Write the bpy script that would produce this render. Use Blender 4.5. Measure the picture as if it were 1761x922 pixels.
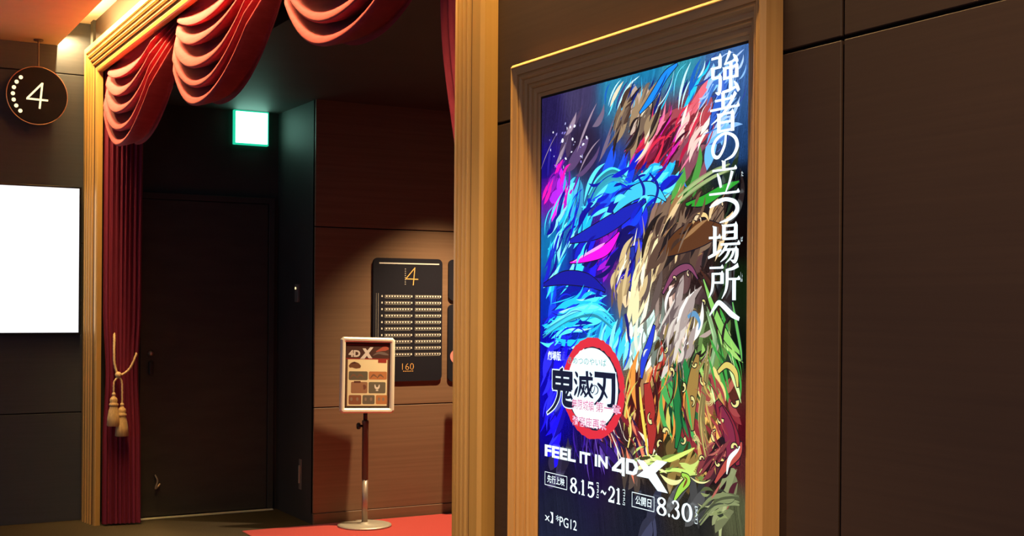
import bpy, bmesh, math, random
from mathutils import Vector, Matrix

for o in list(bpy.data.objects):
    bpy.data.objects.remove(o)
SC = bpy.context.scene
COL = SC.collection
PI = math.pi

# ------------------------------------------------------------------ camera
cam_data = bpy.data.cameras.new('camera')
cam_data.sensor_width = 36.0
cam_data.lens = 36.0 * 2150.0 / 1761.0
cam_data.shift_y = 0.0341
cam_data.clip_start = 0.05
cam = bpy.data.objects.new('camera', cam_data)
COL.objects.link(cam)
YAW, ROLL = math.radians(29.5), math.radians(0.43)
cam.matrix_world = (Matrix.Translation((0, 0, 1.45)) @ Matrix.Rotation(-YAW, 4, 'Z')
                    @ Matrix.Rotation(PI / 2, 4, 'X') @ Matrix.Rotation(ROLL, 4, 'Z'))
SC.camera = cam

# ------------------------------------------------------------------ world: the dim rest of the lobby, lit by its bluish displays
w = bpy.data.worlds.new('lobby_world')
SC.world = w
w.use_nodes = True
w.node_tree.nodes['Background'].inputs[0].default_value = (0.62, 0.66, 1.0, 1)
w.node_tree.nodes['Background'].inputs[1].default_value = 0.42

# ------------------------------------------------------------------ exposure and light levels
SC.view_settings.view_transform = 'Standard'
SC.view_settings.look = 'None'
SC.view_settings.exposure = 0.0
SC.view_settings.gamma = 1.0
SC.view_settings.use_curve_mapping = False
COVE_GLOW = 42.0           # emission of the cove diffuser
COVE_WATTS = 310.0         # lensed part of the cove strip
LOBBY_SPOT = 230.0         # watts, downlights in the lobby soffit
HALL_SPOT = 540.0         # watts, downlight inside the entrance
POSTER_LEVEL = 1.35
TV_LEVEL = 1.15
EXIT_LEVEL = 5.0
WARM = (1.0, 0.66, 0.32)


# ------------------------------------------------------------------ helpers: objects
def put(name, mesh, mat=None, parent=None, local=False):
    o = bpy.data.objects.new(name, mesh)
    COL.objects.link(o)
    if mat is not None and mesh is not None and not mesh.materials:
        mesh.materials.append(mat)
    if parent is not None:
        o.parent = parent
        if not local:                      # the mesh is in world coordinates
            o.matrix_parent_inverse = Matrix.Translation(parent.location).inverted()
    return o


def tag(o, label=None, cat=None, group=None, kind=None):
    if label: o['label'] = label
    if cat: o['category'] = cat
    if group: o['group'] = group
    if kind: o['kind'] = kind
    return o


def thing(name, loc, label, cat, group=None, kind=None):
    o = bpy.data.objects.new(name, None)
    COL.objects.link(o)
    o.location = loc
    return tag(o, label, cat, group, kind)


def struct(name, label, loc=(0, 0, 0)):
    o = bpy.data.objects.new(name, None)
    COL.objects.link(o)
    o.location = loc
    return tag(o, label, None, None, 'structure')


def mesh_of(name, verts, faces, smooth=False):
    m = bpy.data.meshes.new(name)
    m.from_pydata([tuple(v) for v in verts], [], faces)
    m.validate()
    if smooth:
        m.polygons.foreach_set('use_smooth', [True] * len(m.polygons))
    m.update()
    return m


def box_mesh(x0, x1, y0, y1, z0, z1, bev=0.0, seg=1):
    bm = bmesh.new()
    bmesh.ops.create_cube(bm, size=1.0)
    for v in bm.verts:
        v.co = Vector(((x0 + x1) / 2 + v.co.x * (x1 - x0), (y0 + y1) / 2 + v.co.y * (y1 - y0), (z0 + z1) / 2 + v.co.z * (z1 - z0)))
    if bev > 0:
        bmesh.ops.bevel(bm, geom=list(bm.edges), offset=bev, segments=seg, affect='EDGES', profile=0.5)
    m = bpy.data.meshes.new('box')
    bm.to_mesh(m)
    bm.free()
    return m


def spline(pts, n=8):
    """Catmull-Rom through points (any dimension)."""
    P = [tuple(map(float, p)) for p in pts]
    if len(P) == 2:
        return [tuple(P[0][k] + (P[1][k] - P[0][k]) * i / n for k in range(len(P[0]))) for i in range(n + 1)]
    Q = [P[0]] + P + [P[-1]]
    out = []
    for i in range(1, len(Q) - 2):
        a, b, c, d = Q[i - 1], Q[i], Q[i + 1], Q[i + 2]
        for j in range(n):
            t = j / n
            out.append(tuple(0.5 * (2 * b[k] + (c[k] - a[k]) * t + (2 * a[k] - 5 * b[k] + 4 * c[k] - d[k]) * t * t
                                    + (3 * b[k] - a[k] - 3 * c[k] + d[k]) * t ** 3) for k in range(len(b))))
    out.append(P[-1])
    return out


def tube_mesh(pts, r, seg=8, twist=0.0, lobes=0, n=8):
    """Round (or lobed, for twisted cord) tube along a smooth path."""
    path = [Vector(p) for p in spline(pts, n)]
    verts, faces = [], []
    ref = Vector((0.31, 0.22, 0.93)).normalized()
    L = 0.0
    for i, p in enumerate(path):
        t = (path[min(i + 1, len(path) - 1)] - path[max(i - 1, 0)]).normalized()
        if i: L += (p - path[i - 1]).length
        u = t.cross(ref)
        if u.length < 1e-3: u = t.cross(Vector((1, 0, 0)))
        u.normalize()
        v = t.cross(u)
        rr = r(i / (len(path) - 1)) if callable(r) else r
        for k in range(seg):
            a = 2 * PI * k / seg
            q = rr * (1 + (0.18 * math.cos(lobes * a + twist * L) if lobes else 0))
            verts.append(p + u * math.cos(a) * q + v * math.sin(a) * q)
    for i in range(len(path) - 1):
        for k in range(seg):
            k2 = (k + 1) % seg
            faces.append((i * seg + k, i * seg + k2, (i + 1) * seg + k2, (i + 1) * seg + k))
    faces.append(tuple(range(seg - 1, -1, -1)))
    faces.append(tuple((len(path) - 1) * seg + k for k in range(seg)))
    return mesh_of('tube', verts, faces, True)


def lathe_mesh(prof, seg=24, loc=(0, 0, 0), flute=0, amp=0.0, smooth=True):
    """prof: list of (radius, z) from bottom to top."""
    verts, faces = [], []
    for r, z in prof:
        for k in range(seg):
            a = 2 * PI * k / seg
            q = r * (1 + (amp * math.cos(flute * a) if flute else 0))
            verts.append((loc[0] + q * math.cos(a), loc[1] + q * math.sin(a), loc[2] + z))
    n = len(prof)
    for i in range(n - 1):
        for k in range(seg):
            k2 = (k + 1) % seg
            faces.append((i * seg + k, i * seg + k2, (i + 1) * seg + k2, (i + 1) * seg + k))
    faces.append(tuple(range(seg - 1, -1, -1)))
    faces.append(tuple((n - 1) * seg + k for k in range(seg)))
    m = mesh_of('lathe', verts, faces, smooth)
    return m


# ------------------------------------------------------------------ helpers: flat print on a plane
class Sheet:
    """A flat sheet; local (a to the right, b downwards) in metres, lift along the normal."""
    def __init__(self, origin, right, down, normal):
        self.o, self.r, self.d, self.n = Vector(origin), Vector(right), Vector(down), Vector(normal)

    def p(self, a, b, lift=0.0):
        return self.o + self.r * a + self.d * b + self.n * lift


class Ink:
    """Collects flat 2D polygons (with colour and lift)."""
    def __init__(self):
        self.v, self.f, self.c = [], [], []

    def poly(self, pts, col=(1, 1, 1), lift=0.0):
        i = len(self.v)
        for a, b in pts:
            self.v.append((a, b, lift))
            self.c.append(col)
        self.f.append(tuple(range(i, i + len(pts))))

    def strip(self, left, right, col=(1, 1, 1), lift=0.0):
        i = len(self.v)
        for l, r in zip(left, right):
            self.v += [(l[0], l[1], lift), (r[0], r[1], lift)]
            self.c += [col, col]
        for k in range(len(left) - 1):
            self.f.append((i + 2 * k, i + 2 * k + 1, i + 2 * k + 3, i + 2 * k + 2))

    def ribbon(self, pts, col=(1, 1, 1), lift=0.0, n=6, grow=0.0):
        """pts (a, b, width)"""
        q = spline(pts, n)
        L, R = [], []
        for i, s in enumerate(q):
            d = Vector((q[min(i + 1, len(q) - 1)][0] - q[max(i - 1, 0)][0], q[min(i + 1, len(q) - 1)][1] - q[max(i - 1, 0)][1]))
            if d.length < 1e-9: d = Vector((1, 0))
            d.normalize()
            h = max(s[2], 0) / 2 + grow
            ext = grow * (-1 if i == 0 else 1 if i == len(q) - 1 else 0)
            L.append((s[0] - d.y * h + d.x * ext, s[1] + d.x * h + d.y * ext))
            R.append((s[0] + d.y * h + d.x * ext, s[1] - d.x * h + d.y * ext))
        self.strip(L, R, col, lift)

    def disc(self, a, b, ra, rb, col=(1, 1, 1), lift=0.0, seg=40):
        self.poly([(a + ra * math.cos(2 * PI * k / seg), b + rb * math.sin(2 * PI * k / seg)) for k in range(seg)], col, lift)

    def rect(self, a0, b0, a1, b1, col=(1, 1, 1), lift=0.0):
        self.poly([(a0, b0), (a1, b0), (a1, b1), (a0, b1)], col, lift)

    def outline(self, a0, b0, a1, b1, w, col=(1, 1, 1), lift=0.0):
        self.rect(a0, b0, a1, b0 + w, col, lift)
        self.rect(a0, b1 - w, a1, b1, col, lift)
        self.rect(a0, b0 + w, a0 + w, b1 - w, col, lift)
        self.rect(a1 - w, b0 + w, a1, b1 - w, col, lift)

    def rounded(self, a0, b0, a1, b1, r, col=(1, 1, 1), lift=0.0):
        pts = []
        for cx, cy, s in ((a1 - r, b0 + r, -90), (a1 - r, b1 - r, 0), (a0 + r, b1 - r, 90), (a0 + r, b0 + r, 180)):
            for k in range(7):
                t = math.radians(s + 15 * k)
                pts.append((cx + r * math.cos(t), cy + r * math.sin(t)))
        self.poly(pts, col, lift)

    def text(self, body, a0, b0, a1, b1, col=(1, 1, 1), lift=0.0, bold=0.0, turn=0):
        """Lettering fitted into the box a0..a1, b0..b1; turn=1: reads downwards."""
        cu = bpy.data.curves.new('lettering', 'FONT')
        cu.body = body
        cu.resolution_u = 3
        cu.offset = bold
        ob = bpy.data.objects.new('lettering', cu)
        COL.objects.link(ob)
        me = bpy.data.meshes.new_from_object(ob.evaluated_get(bpy.context.evaluated_depsgraph_get()))
        vs = [(v.co.x, v.co.y) for v in me.vertices]
        x0, x1 = min(v[0] for v in vs), max(v[0] for v in vs)
        y0, y1 = min(v[1] for v in vs), max(v[1] for v in vs)
        i = len(self.v)
        for x, y in vs:
            s, t = (x - x0) / (x1 - x0), (y1 - y) / (y1 - y0)
            if turn: s, t = 1 - t, s
            self.v.append((a0 + s * (a1 - a0), b0 + t * (b1 - b0), lift))
            self.c.append(col)
        for pl in me.polygons:
            self.f.append(tuple(i + k for k in pl.vertices))
        bpy.data.objects.remove(ob)
        bpy.data.curves.remove(cu)
        bpy.data.meshes.remove(me)

    def build(self, name, sheet, mat, parent, lift=0.0, colours=False):
        m = bpy.data.meshes.new(name)
        m.from_pydata([tuple(sheet.p(a, b, z + lift)) for a, b, z in self.v], [], self.f)
        if colours:
            at = m.color_attributes.new('Col', 'FLOAT_COLOR', 'POINT')
            at.data.foreach_set('color', [x for c in self.c for x in (c[0], c[1], c[2], 1.0)])
        m.update()
        return put(name, m, mat, parent)


def lin(*c):
    return tuple((x / 255 / 12.92 if x / 255 <= 0.04045 else ((x / 255 + 0.055) / 1.055) ** 2.4) for x in c)


# ------------------------------------------------------------------ materials
def principled(name, col, rough=0.5, metal=0.0, spec=0.5, sheen=0.0, coat=0.0):
    m = bpy.data.materials.new(name)
    m.use_nodes = True
    b = m.node_tree.nodes['Principled BSDF']
    b.inputs['Base Color'].default_value = (*col, 1)
    b.inputs['Roughness'].default_value = rough
    b.inputs['Metallic'].default_value = metal
    b.inputs['Specular IOR Level'].default_value = spec
    b.inputs['Sheen Weight'].default_value = sheen
    b.inputs['Coat Weight'].default_value = coat
    return m


def grain(m, scale, c0, c1, detail=5.0, bump=0.0, rough=None, nscale=1.0):
    """Stretched-noise grain between two colours, in object space."""
    nt = m.node_tree
    b = nt.nodes['Principled BSDF']
    tc = nt.nodes.new('ShaderNodeTexCoord')
    mp = nt.nodes.new('ShaderNodeMapping')
    mp.inputs['Scale'].default_value = scale
    nz = nt.nodes.new('ShaderNodeTexNoise')
    nz.inputs['Scale'].default_value = nscale
    nz.inputs['Detail'].default_value = detail
    nz.inputs['Roughness'].default_value = 0.62
    rp = nt.nodes.new('ShaderNodeValToRGB')
    rp.color_ramp.elements[0].position = 0.32
    rp.color_ramp.elements[1].position = 0.68
    rp.color_ramp.elements[0].color = (*c0, 1)
    rp.color_ramp.elements[1].color = (*c1, 1)
    nt.links.new(tc.outputs['Object'], mp.inputs[0])
    nt.links.new(mp.outputs[0], nz.inputs['Vector'])
    nt.links.new(nz.outputs['Fac'], rp.inputs[0])
    nt.links.new(rp.outputs[0], b.inputs['Base Color'])
    if bump:
        bp = nt.nodes.new('ShaderNodeBump')
        bp.inputs['Strength'].default_value = bump
        bp.inputs['Distance'].default_value = 0.002
        nt.links.new(nz.outputs['Fac'], bp.inputs['Height'])
        nt.links.new(bp.outputs[0], b.inputs['Normal'])
    return m


def glow(name, col, strength, base=(0, 0, 0), attr=False, rough=0.25):
    m = principled(name, base, rough)
    b = m.node_tree.nodes['Principled BSDF']
    b.inputs['Emission Color'].default_value = (*col, 1)
    b.inputs['Emission Strength'].default_value = strength
    if attr:
        at = m.node_tree.nodes.new('ShaderNodeAttribute')
        at.attribute_name = 'Col'
        m.node_tree.links.new(at.outputs['Color'], b.inputs['Emission Color'])
    return m


M = {}
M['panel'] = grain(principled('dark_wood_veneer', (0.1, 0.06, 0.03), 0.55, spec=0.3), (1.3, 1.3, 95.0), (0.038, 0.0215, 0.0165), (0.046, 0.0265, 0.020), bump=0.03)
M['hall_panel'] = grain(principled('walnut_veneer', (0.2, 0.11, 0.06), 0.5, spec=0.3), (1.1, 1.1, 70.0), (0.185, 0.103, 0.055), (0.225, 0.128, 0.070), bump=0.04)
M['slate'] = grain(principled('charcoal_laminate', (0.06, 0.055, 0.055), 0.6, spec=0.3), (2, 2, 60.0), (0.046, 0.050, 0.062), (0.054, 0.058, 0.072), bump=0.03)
M['gap'] = principled('joint_shadow_gap', (0.012, 0.008, 0.006), 0.9, spec=0.1)
M['gold_v'] = grain(principled('gold_painted_oak', (0.6, 0.36, 0.13), 0.36, metal=0.35), (75, 75, 0.25), (0.65, 0.37, 0.105), (0.71, 0.415, 0.125), bump=0.0)
M['gold_h'] = grain(principled('gold_painted_oak_header', (0.6, 0.36, 0.13), 0.36, metal=0.35), (75, 0.12, 75), (0.65, 0.37, 0.105), (0.71, 0.415, 0.125), bump=0.0)
M['groove_brown'] = principled('dark_brown_groove', (0.11, 0.042, 0.013), 0.6)
M['oak_v'] = grain(principled('oak_frame_upright', (0.5, 0.28, 0.11), 0.45), (90, 90, 1.8), (0.54, 0.29, 0.095), (0.64, 0.36, 0.125), bump=0.03)
M['oak_h'] = grain(principled('oak_frame_rail', (0.5, 0.28, 0.11), 0.45), (90, 1.8, 90), (0.54, 0.29, 0.095), (0.64, 0.36, 0.125), bump=0.03)
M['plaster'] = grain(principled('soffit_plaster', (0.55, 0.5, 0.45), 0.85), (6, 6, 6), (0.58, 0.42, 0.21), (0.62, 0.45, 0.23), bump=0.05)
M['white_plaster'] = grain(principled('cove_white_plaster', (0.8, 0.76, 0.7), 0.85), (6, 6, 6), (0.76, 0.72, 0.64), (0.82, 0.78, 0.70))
M['black_wall'] = grain(principled('black_wall_paint', (0.02, 0.02, 0.02), 0.6, spec=0.3), (3, 3, 3), (0.036, 0.034, 0.032), (0.046, 0.042, 0.040))
M['black_door'] = grain(principled('black_door_paint', (0.02, 0.02, 0.02), 0.5, spec=0.35), (3, 3, 12), (0.040, 0.035, 0.031), (0.054, 0.046, 0.040))
M['floor'] = grain(principled('khaki_carpet', (0.3, 0.24, 0.15), 0.95, spec=0.1), (140, 140, 140), (0.048, 0.036, 0.022), (0.078, 0.060, 0.037), bump=0.5)
M['red_carpet'] = grain(principled('red_carpet', (0.5, 0.04, 0.02), 0.95, spec=0.1, sheen=0.3), (160, 160, 160), (0.38, 0.030, 0.018), (0.56, 0.055, 0.032), bump=0.5)
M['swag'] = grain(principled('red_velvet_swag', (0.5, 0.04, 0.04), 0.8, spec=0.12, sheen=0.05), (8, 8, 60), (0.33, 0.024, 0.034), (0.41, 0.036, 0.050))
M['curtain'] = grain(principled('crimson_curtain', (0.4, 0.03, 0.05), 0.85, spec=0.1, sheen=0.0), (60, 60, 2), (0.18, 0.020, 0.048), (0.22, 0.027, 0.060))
M['cord'] = grain(principled('gold_cord', (0.6, 0.4, 0.2), 0.6), (200, 200, 200), (0.55, 0.36, 0.17), (0.75, 0.55, 0.30))
M['tassel'] = grain(principled('gold_tassel_thread', (0.6, 0.4, 0.18), 0.6, sheen=0.2), (220, 220, 6), (0.42, 0.25, 0.10), (0.72, 0.48, 0.22), bump=0.4)
M['steel'] = principled('champagne_aluminium', (0.88, 0.80, 0.60), 0.4, metal=0.15)
M['pole'] = principled('bronze_pole', (0.10, 0.065, 0.045), 0.5, metal=0.1)
M['pole_low'] = principled('satin_steel_pole', (0.42, 0.34, 0.26), 0.4, metal=0.6)
M['base'] = principled('satin_steel_base', (0.52, 0.47, 0.36), 0.45, metal=0.5)
M['black_plastic'] = principled('black_plastic', (0.012, 0.012, 0.013), 0.4)
M['board'] = principled('black_board', (0.013, 0.012, 0.017), 0.65, spec=0.12)
M['white_ink'] = principled('white_ink', (0.75, 0.70, 0.60), 0.5)
M['grey_ink'] = principled('grey_ink', (0.30, 0.27, 0.22), 0.5)
M['orange_ink'] = principled('orange_ink', (0.85, 0.45, 0.12), 0.45)
M['paper'] = principled('cream_paper', (0.80, 0.72, 0.50), 0.5)
M['print'] = principled('printed_leaflet', (0.5, 0.4, 0.3), 0.45)
_n = M['print'].node_tree
_a = _n.nodes.new('ShaderNodeAttribute')
_a.attribute_name = 'Col'
_n.links.new(_a.outputs['Color'], _n.nodes['Principled BSDF'].inputs['Base Color'])
M['bezel'] = principled('black_bezel', (0.008, 0.008, 0.012), 0.25)
M['copper'] = principled('copper_rim', (0.75, 0.48, 0.33), 0.35, metal=0.8)
M['chrome'] = principled('dull_chrome', (0.5, 0.48, 0.45), 0.3, metal=0.9)
M['reader'] = principled('grey_plastic', (0.16, 0.14, 0.12), 0.5)
M['screen_white'] = glow('white_screen', (1.0, 0.985, 1.0), TV_LEVEL)
M['picture'] = glow('display_picture', (1, 1, 1), POSTER_LEVEL, attr=True, base=(0.004, 0.004, 0.004))
M['picture_white'] = glow('display_white', (0.80, 0.95, 1.0), POSTER_LEVEL, base=(0.004, 0.004, 0.004))
M['warm_letters'] = glow('lit_letters', (1.0, 0.80, 0.42), 1.7)
M['exit_face'] = glow('exit_sign_face', (0.42, 1.0, 0.78), EXIT_LEVEL)
M['exit_rim'] = glow('exit_sign_rim', (0.02, 0.75, 0.42), 0.9)
M['strip'] = glow('cove_diffuser', (1.0, 0.66, 0.24), COVE_GLOW)
M['lens'] = glow('downlight_lens', (1.0, 0.75, 0.45), 6.0)
M['led'] = glow('status_led', (1.0, 0.75, 0.35), 2.0)


# ================================================================== the setting
floor = put('floor', box_mesh(-4, 5.3, -3, 8.6, -0.06, 0.0), M['floor'])
tag(floor, 'khaki brown carpeted floor of lobby and entrance', kind='structure')
rc = put('floor_carpet', box_mesh(2.40, 5.2, 2.65, 7.66, 0.0, 0.006), M['red_carpet'])
tag(rc, 'bright red carpet inside the entrance', kind='structure')

PT, GAP = 0.018, 0.0035


def panel_grid(wall, plane, pos, sgn, us, zs, mat, back=0.022):
    """Veneer panels with recessed joints; plane 'x' or 'y'; sgn: side the backing lies on."""
    a, b = pos, pos + sgn * PT
    c = pos + sgn * (PT + back)
    u0, u1, z0, z1 = us[0], us[-1], zs[0], zs[-1]
    lo, hi = min(b, c), max(b, c)
    bm = box_mesh(lo, hi, u0, u1, z0, z1) if plane == 'x' else box_mesh(u0, u1, lo, hi, z0, z1)
    put('backing', bm, M['gap'], wall)
    for i in range(len(us) - 1):
        for j in range(len(zs) - 1):
            g0, g1 = (GAP if i else 0), (GAP if i < len(us) - 2 else 0)
            h0, h1 = (GAP if j else 0), (GAP if j < len(zs) - 2 else 0)
            lo, hi = min(a, b), max(a, b)
            y0, y1, q0, q1 = us[i] + g0, us[i + 1] - g1, zs[j] + h0, zs[j + 1] - h1
            m = box_mesh(lo, hi, y0, y1, q0, q1, 0.0018) if plane == 'x' else box_mesh(y0, y1, lo, hi, q0, q1, 0.0018)
            put('panel', m, mat, wall)


wr = struct('wall_right', 'dark brown wood panelled wall around the poster display')
XW = 1.637
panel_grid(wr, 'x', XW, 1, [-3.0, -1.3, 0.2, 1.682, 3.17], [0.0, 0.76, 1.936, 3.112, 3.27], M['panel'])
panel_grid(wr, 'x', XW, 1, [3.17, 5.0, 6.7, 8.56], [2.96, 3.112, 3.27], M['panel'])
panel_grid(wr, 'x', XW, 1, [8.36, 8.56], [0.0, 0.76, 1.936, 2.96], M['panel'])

wl = struct('wall_left', 'dark charcoal panelled wall behind the white screen')
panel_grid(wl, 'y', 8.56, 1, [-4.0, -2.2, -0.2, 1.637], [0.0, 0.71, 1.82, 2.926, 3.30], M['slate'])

wf = struct('wall_far', 'walnut panelled wall carrying the seat plan board')
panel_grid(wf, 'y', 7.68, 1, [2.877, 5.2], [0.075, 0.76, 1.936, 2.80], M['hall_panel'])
bb = put('baseboard_far', box_mesh(2.879, 5.2, 7.672, 7.70, 0.0, 0.072, 0.002), M['hall_panel'])
tag(bb, 'low brown baseboard under the walnut wall', kind='structure')

ws = put('wall_side', box_mesh(2.877, 2.93, 7.70, 8.45, 0.0, 2.80), M['black_wall'])
tag(ws, 'black return wall beside the emergency door', kind='structure')
wb = put('wall_back', box_mesh(1.62, 2.93, 8.42, 8.50, 0.0, 3.27), M['black_wall'])
tag(wb, 'black wall around the emergency door', kind='structure')
wi = put('wall_inner', box_mesh(5.2, 5.3, 2.55, 8.45, 0.0, 2.80), M['black_wall'])
tag(wi, 'dark inner side wall of the entrance', kind='structure')
wn = put('wall_near', box_mesh(1.68, 5.3, 2.55, 2.65, 0.0, 3.27), M['black_wall'])
tag(wn, 'dark near wall of the entrance', kind='structure')
ci = put('ceiling_inner', box_mesh(1.95, 5.3, 2.55, 8.45, 2.76, 2.84), M['black_wall'])
tag(ci, 'low black ceiling of the entrance', kind='structure')
cf = put('ceiling_fascia', box_mesh(1.95, 1.99, 2.6, 8.42, 2.82, 3.27), M['black_wall'])
tag(cf, 'black fascia behind the curtain swags', kind='structure')
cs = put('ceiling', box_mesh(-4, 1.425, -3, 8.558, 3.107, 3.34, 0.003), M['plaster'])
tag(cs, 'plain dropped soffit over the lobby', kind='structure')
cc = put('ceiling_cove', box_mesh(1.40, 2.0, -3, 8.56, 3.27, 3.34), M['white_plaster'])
tag(cc, 'recessed light cove between soffit and wall', kind='structure')

# emergency door in the black wall
d1 = struct('door_1', 'black emergency exit door in the alcove', (2.4, 8.42, 0))
put('door_leaf', box_mesh(1.93, 2.80, 8.395, 8.42, 0.014, 2.12, 0.002), M['black_door'], d1)
put('door_frame', box_mesh(1.885, 1.925, 8.385, 8.42, 0.0, 2.165, 0.002), M['black_wall'], d1)
put('door_frame', box_mesh(2.805, 2.845, 8.385, 8.42, 0.0, 2.165, 0.002), M['black_wall'], d1)
put('door_frame', box_mesh(1.925, 2.805, 8.385, 8.42, 2.125, 2.165, 0.002), M['black_wall'], d1)
put('threshold', box_mesh(1.93, 2.84, 8.36, 8.395, 0.0, 0.008, 0.001), M['steel'], d1)
lk = lathe_mesh([(0.021, 0), (0.021, 0.006), (0.012, 0.012), (0.010, 0.016)], 20)
lk.transform(Matrix.Translation((2.0, 8.395, 1.096)) @ Matrix.Rotation(PI / 2, 4, 'X'))
put('lock_cylinder', lk, M['chrome'], d1)
put('door_handle', box_mesh(1.985, 2.015, 8.372, 8.395, 0.955, 1.045, 0.006, 2), M['black_plastic'], d1)
put('door_stop', tube_mesh([(2.03, 8.385, 0.29), (2.045, 8.372, 0.25), (2.03, 8.366, 0.20), (2.065, 8.38, 0.23)], 0.007), M['pole_low'], d1)

# card reader and door catch on the return wall
cr = thing('card_reader', (2.877, 7.985, 1.45), 'small grey card reader with lit dot on black return wall', 'card reader')
put('housing', box_mesh(2.858, 2.877, 7.955, 8.015, 1.445, 1.565, 0.004, 2), M['reader'], cr)
put('status_light', box_mesh(2.855, 2.859, 7.985, 8.0, 1.53, 1.545, 0.001), M['led'], cr)
dc = thing('door_catch', (2.877, 7.92, 0.2), 'thin metal door catch low on black return wall', 'door catch')
put('plate', box_mesh(2.872, 2.877, 7.90, 7.945, 0.20, 0.40, 0.0015), M['reader'], dc)
put('bolt', box_mesh(2.862, 2.872, 7.915, 7.93, 0.24, 0.36, 0.003), M['pole_low'], dc)


# ================================================================== moulded frames
def rail_mesh(prof, p0, p1, mats=()):
    """prof: (inset, depth[, groove]); p0/p1 map (inset, depth) to a point at either mitre."""
    groove = [len(q) > 2 and q[2] == 1 for q in prof]
    prof = [q[:2] for q in prof]
    verts = [p0(i, d) for i, d in prof] + [p1(i, d) for i, d in prof]
    n = len(prof)
    faces = [(k, k + 1, n + k + 1, n + k) for k in range(n - 1)]
    faces += [tuple(range(n - 1, -1, -1)), tuple(range(n, 2 * n))]
    m = mesh_of('rail', verts, faces)
    for q in mats:
        m.materials.append(q)
    if len(mats) > 1:
        m.polygons.foreach_set('material_index', [int(g) for g in groove[:n - 1]] + [0, 0])
    bm = bmesh.new()
    bm.from_mesh(m)
    bmesh.ops.recalc_face_normals(bm, faces=bm.faces)
    bm.to_mesh(m)
    bm.free()
    return m


def arc(i0, d0, i1, d1, bulge, n=5):
    out = []
    for k in range(n + 1):
        t = k / n
        b = math.sin(PI * t) * bulge
        out.append((i0 + (i1 - i0) * t, d0 + (d1 - d0) * t - b))
    return out


XF = 1.585
# portal profile: outer side, bead, flat, fluted steps falling to the opening
def bead(c, r, d, n=8):     # round bead of radius r standing on depth d
    return [(c - r * math.cos(PI * k / n), d - 1.15 * r * math.sin(PI * k / n)) for k in range(n + 1)]


# a third value 1 marks a groove face, coloured a darker brown than the gold
def slope(i): return 0.008 + 0.20 * (i - 0.058)


PORTAL = [(0.0, 0.051), (0.0, 0.010), (0.009, 0.0005), (0.012, 0.0), (0.054, 0.0), (0.058, 0.003), (0.0585, slope(0.058), 1)]
for c_ in (0.091, 0.131, 0.171):
    PORTAL += [(c_ - 0.0095, slope(c_ - 0.0095))] + bead(c_, 0.009, slope(c_), 8)[1:-1] + [(c_ + 0.0095, slope(c_ + 0.0095), 1)]
PORTAL += [(0.206, slope(0.206)), (0.208, 0.034), (0.212, 0.033), (0.234, 0.039), (0.240, 0.047), (0.240, 0.075), (0.0, 0.075)]
pf = thing('portal_frame', (XF, 5.75, 0), 'huge gold moulded portal frame around the curtained theatre entrance', 'portal frame')
YR, YL, ZT, HS = 2.979, 8.530, 3.093, 0.74


put('jamb', rail_mesh(PORTAL, lambda i, d: (XF + d, YR + i, 0.0), lambda i, d: (XF + d, YR + i, ZT - i * HS), (M['gold_v'], M['groove_brown'])), None, pf)
put('jamb', rail_mesh(PORTAL, lambda i, d: (XF + d, YL - i, 0.0), lambda i, d: (XF + d, YL - i, ZT - i * HS), (M['gold_v'], M['groove_brown'])), None, pf)
put('header', rail_mesh(PORTAL, lambda i, d: (XF + d, YR + i, ZT - i * HS), lambda i, d: (XF + d, YL - i, ZT - i * HS), (M['gold_h'], M['groove_brown'])), None, pf)

# ================================================================== poster display in its frame
PY0, PY1, PZ0, PZ1 = 1.840, 2.825, 0.455, 2.065
POSTER = ([(0.0, 0.051), (0.0, 0.009), (0.008, 0.0), (0.010, 0.0), (0.011, 0.004), (0.028, 0.007), (0.029, 0.012)]
          + arc(0.030, 0.012, 0.042, 0.014, 0.003) + [(0.043, 0.020), (0.054, 0.022), (0.055, 0.027)] + arc(0.056, 0.027, 0.066, 0.029, 0.0025)
          + [(0.067, 0.034), (0.080, 0.036), (0.081, 0.040), (0.090, 0.042), (0.090, 0.051), (0.0, 0.051)])
dp = thing('poster_display', (XF, 2.33, 0.455), 'tall lit film poster screen in a stepped oak frame on the wall', 'poster display')
fr = put('frame', box_mesh(1.630, 1.6365, PY0 + 0.01, PY1 - 0.01, PZ0 + 0.01, PZ1 - 0.01), M['black_plastic'], dp)
c4 = {'bl': lambda i, d: (XF + d, PY1 - i, PZ0 + i), 'tl': lambda i, d: (XF + d, PY1 - i, PZ1 - i),
      'tr': lambda i, d: (XF + d, PY0 + i, PZ1 - i), 'br': lambda i, d: (XF + d, PY0 + i, PZ0 + i)}
for a, b, mt in (('bl', 'tl', 'oak_v'), ('tl', 'tr', 'oak_h'), ('tr', 'br', 'oak_v'), ('br', 'bl', 'oak_h')):
    put('frame_rail', rail_mesh(POSTER, c4[a], c4[b]), M[mt], fr)
put('screen', box_mesh(1.6275, 1.630, PY0 + 0.085, PY1 - 0.085, PZ0 + 0.085, PZ1 - 0.085), M['bezel'], dp)

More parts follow.
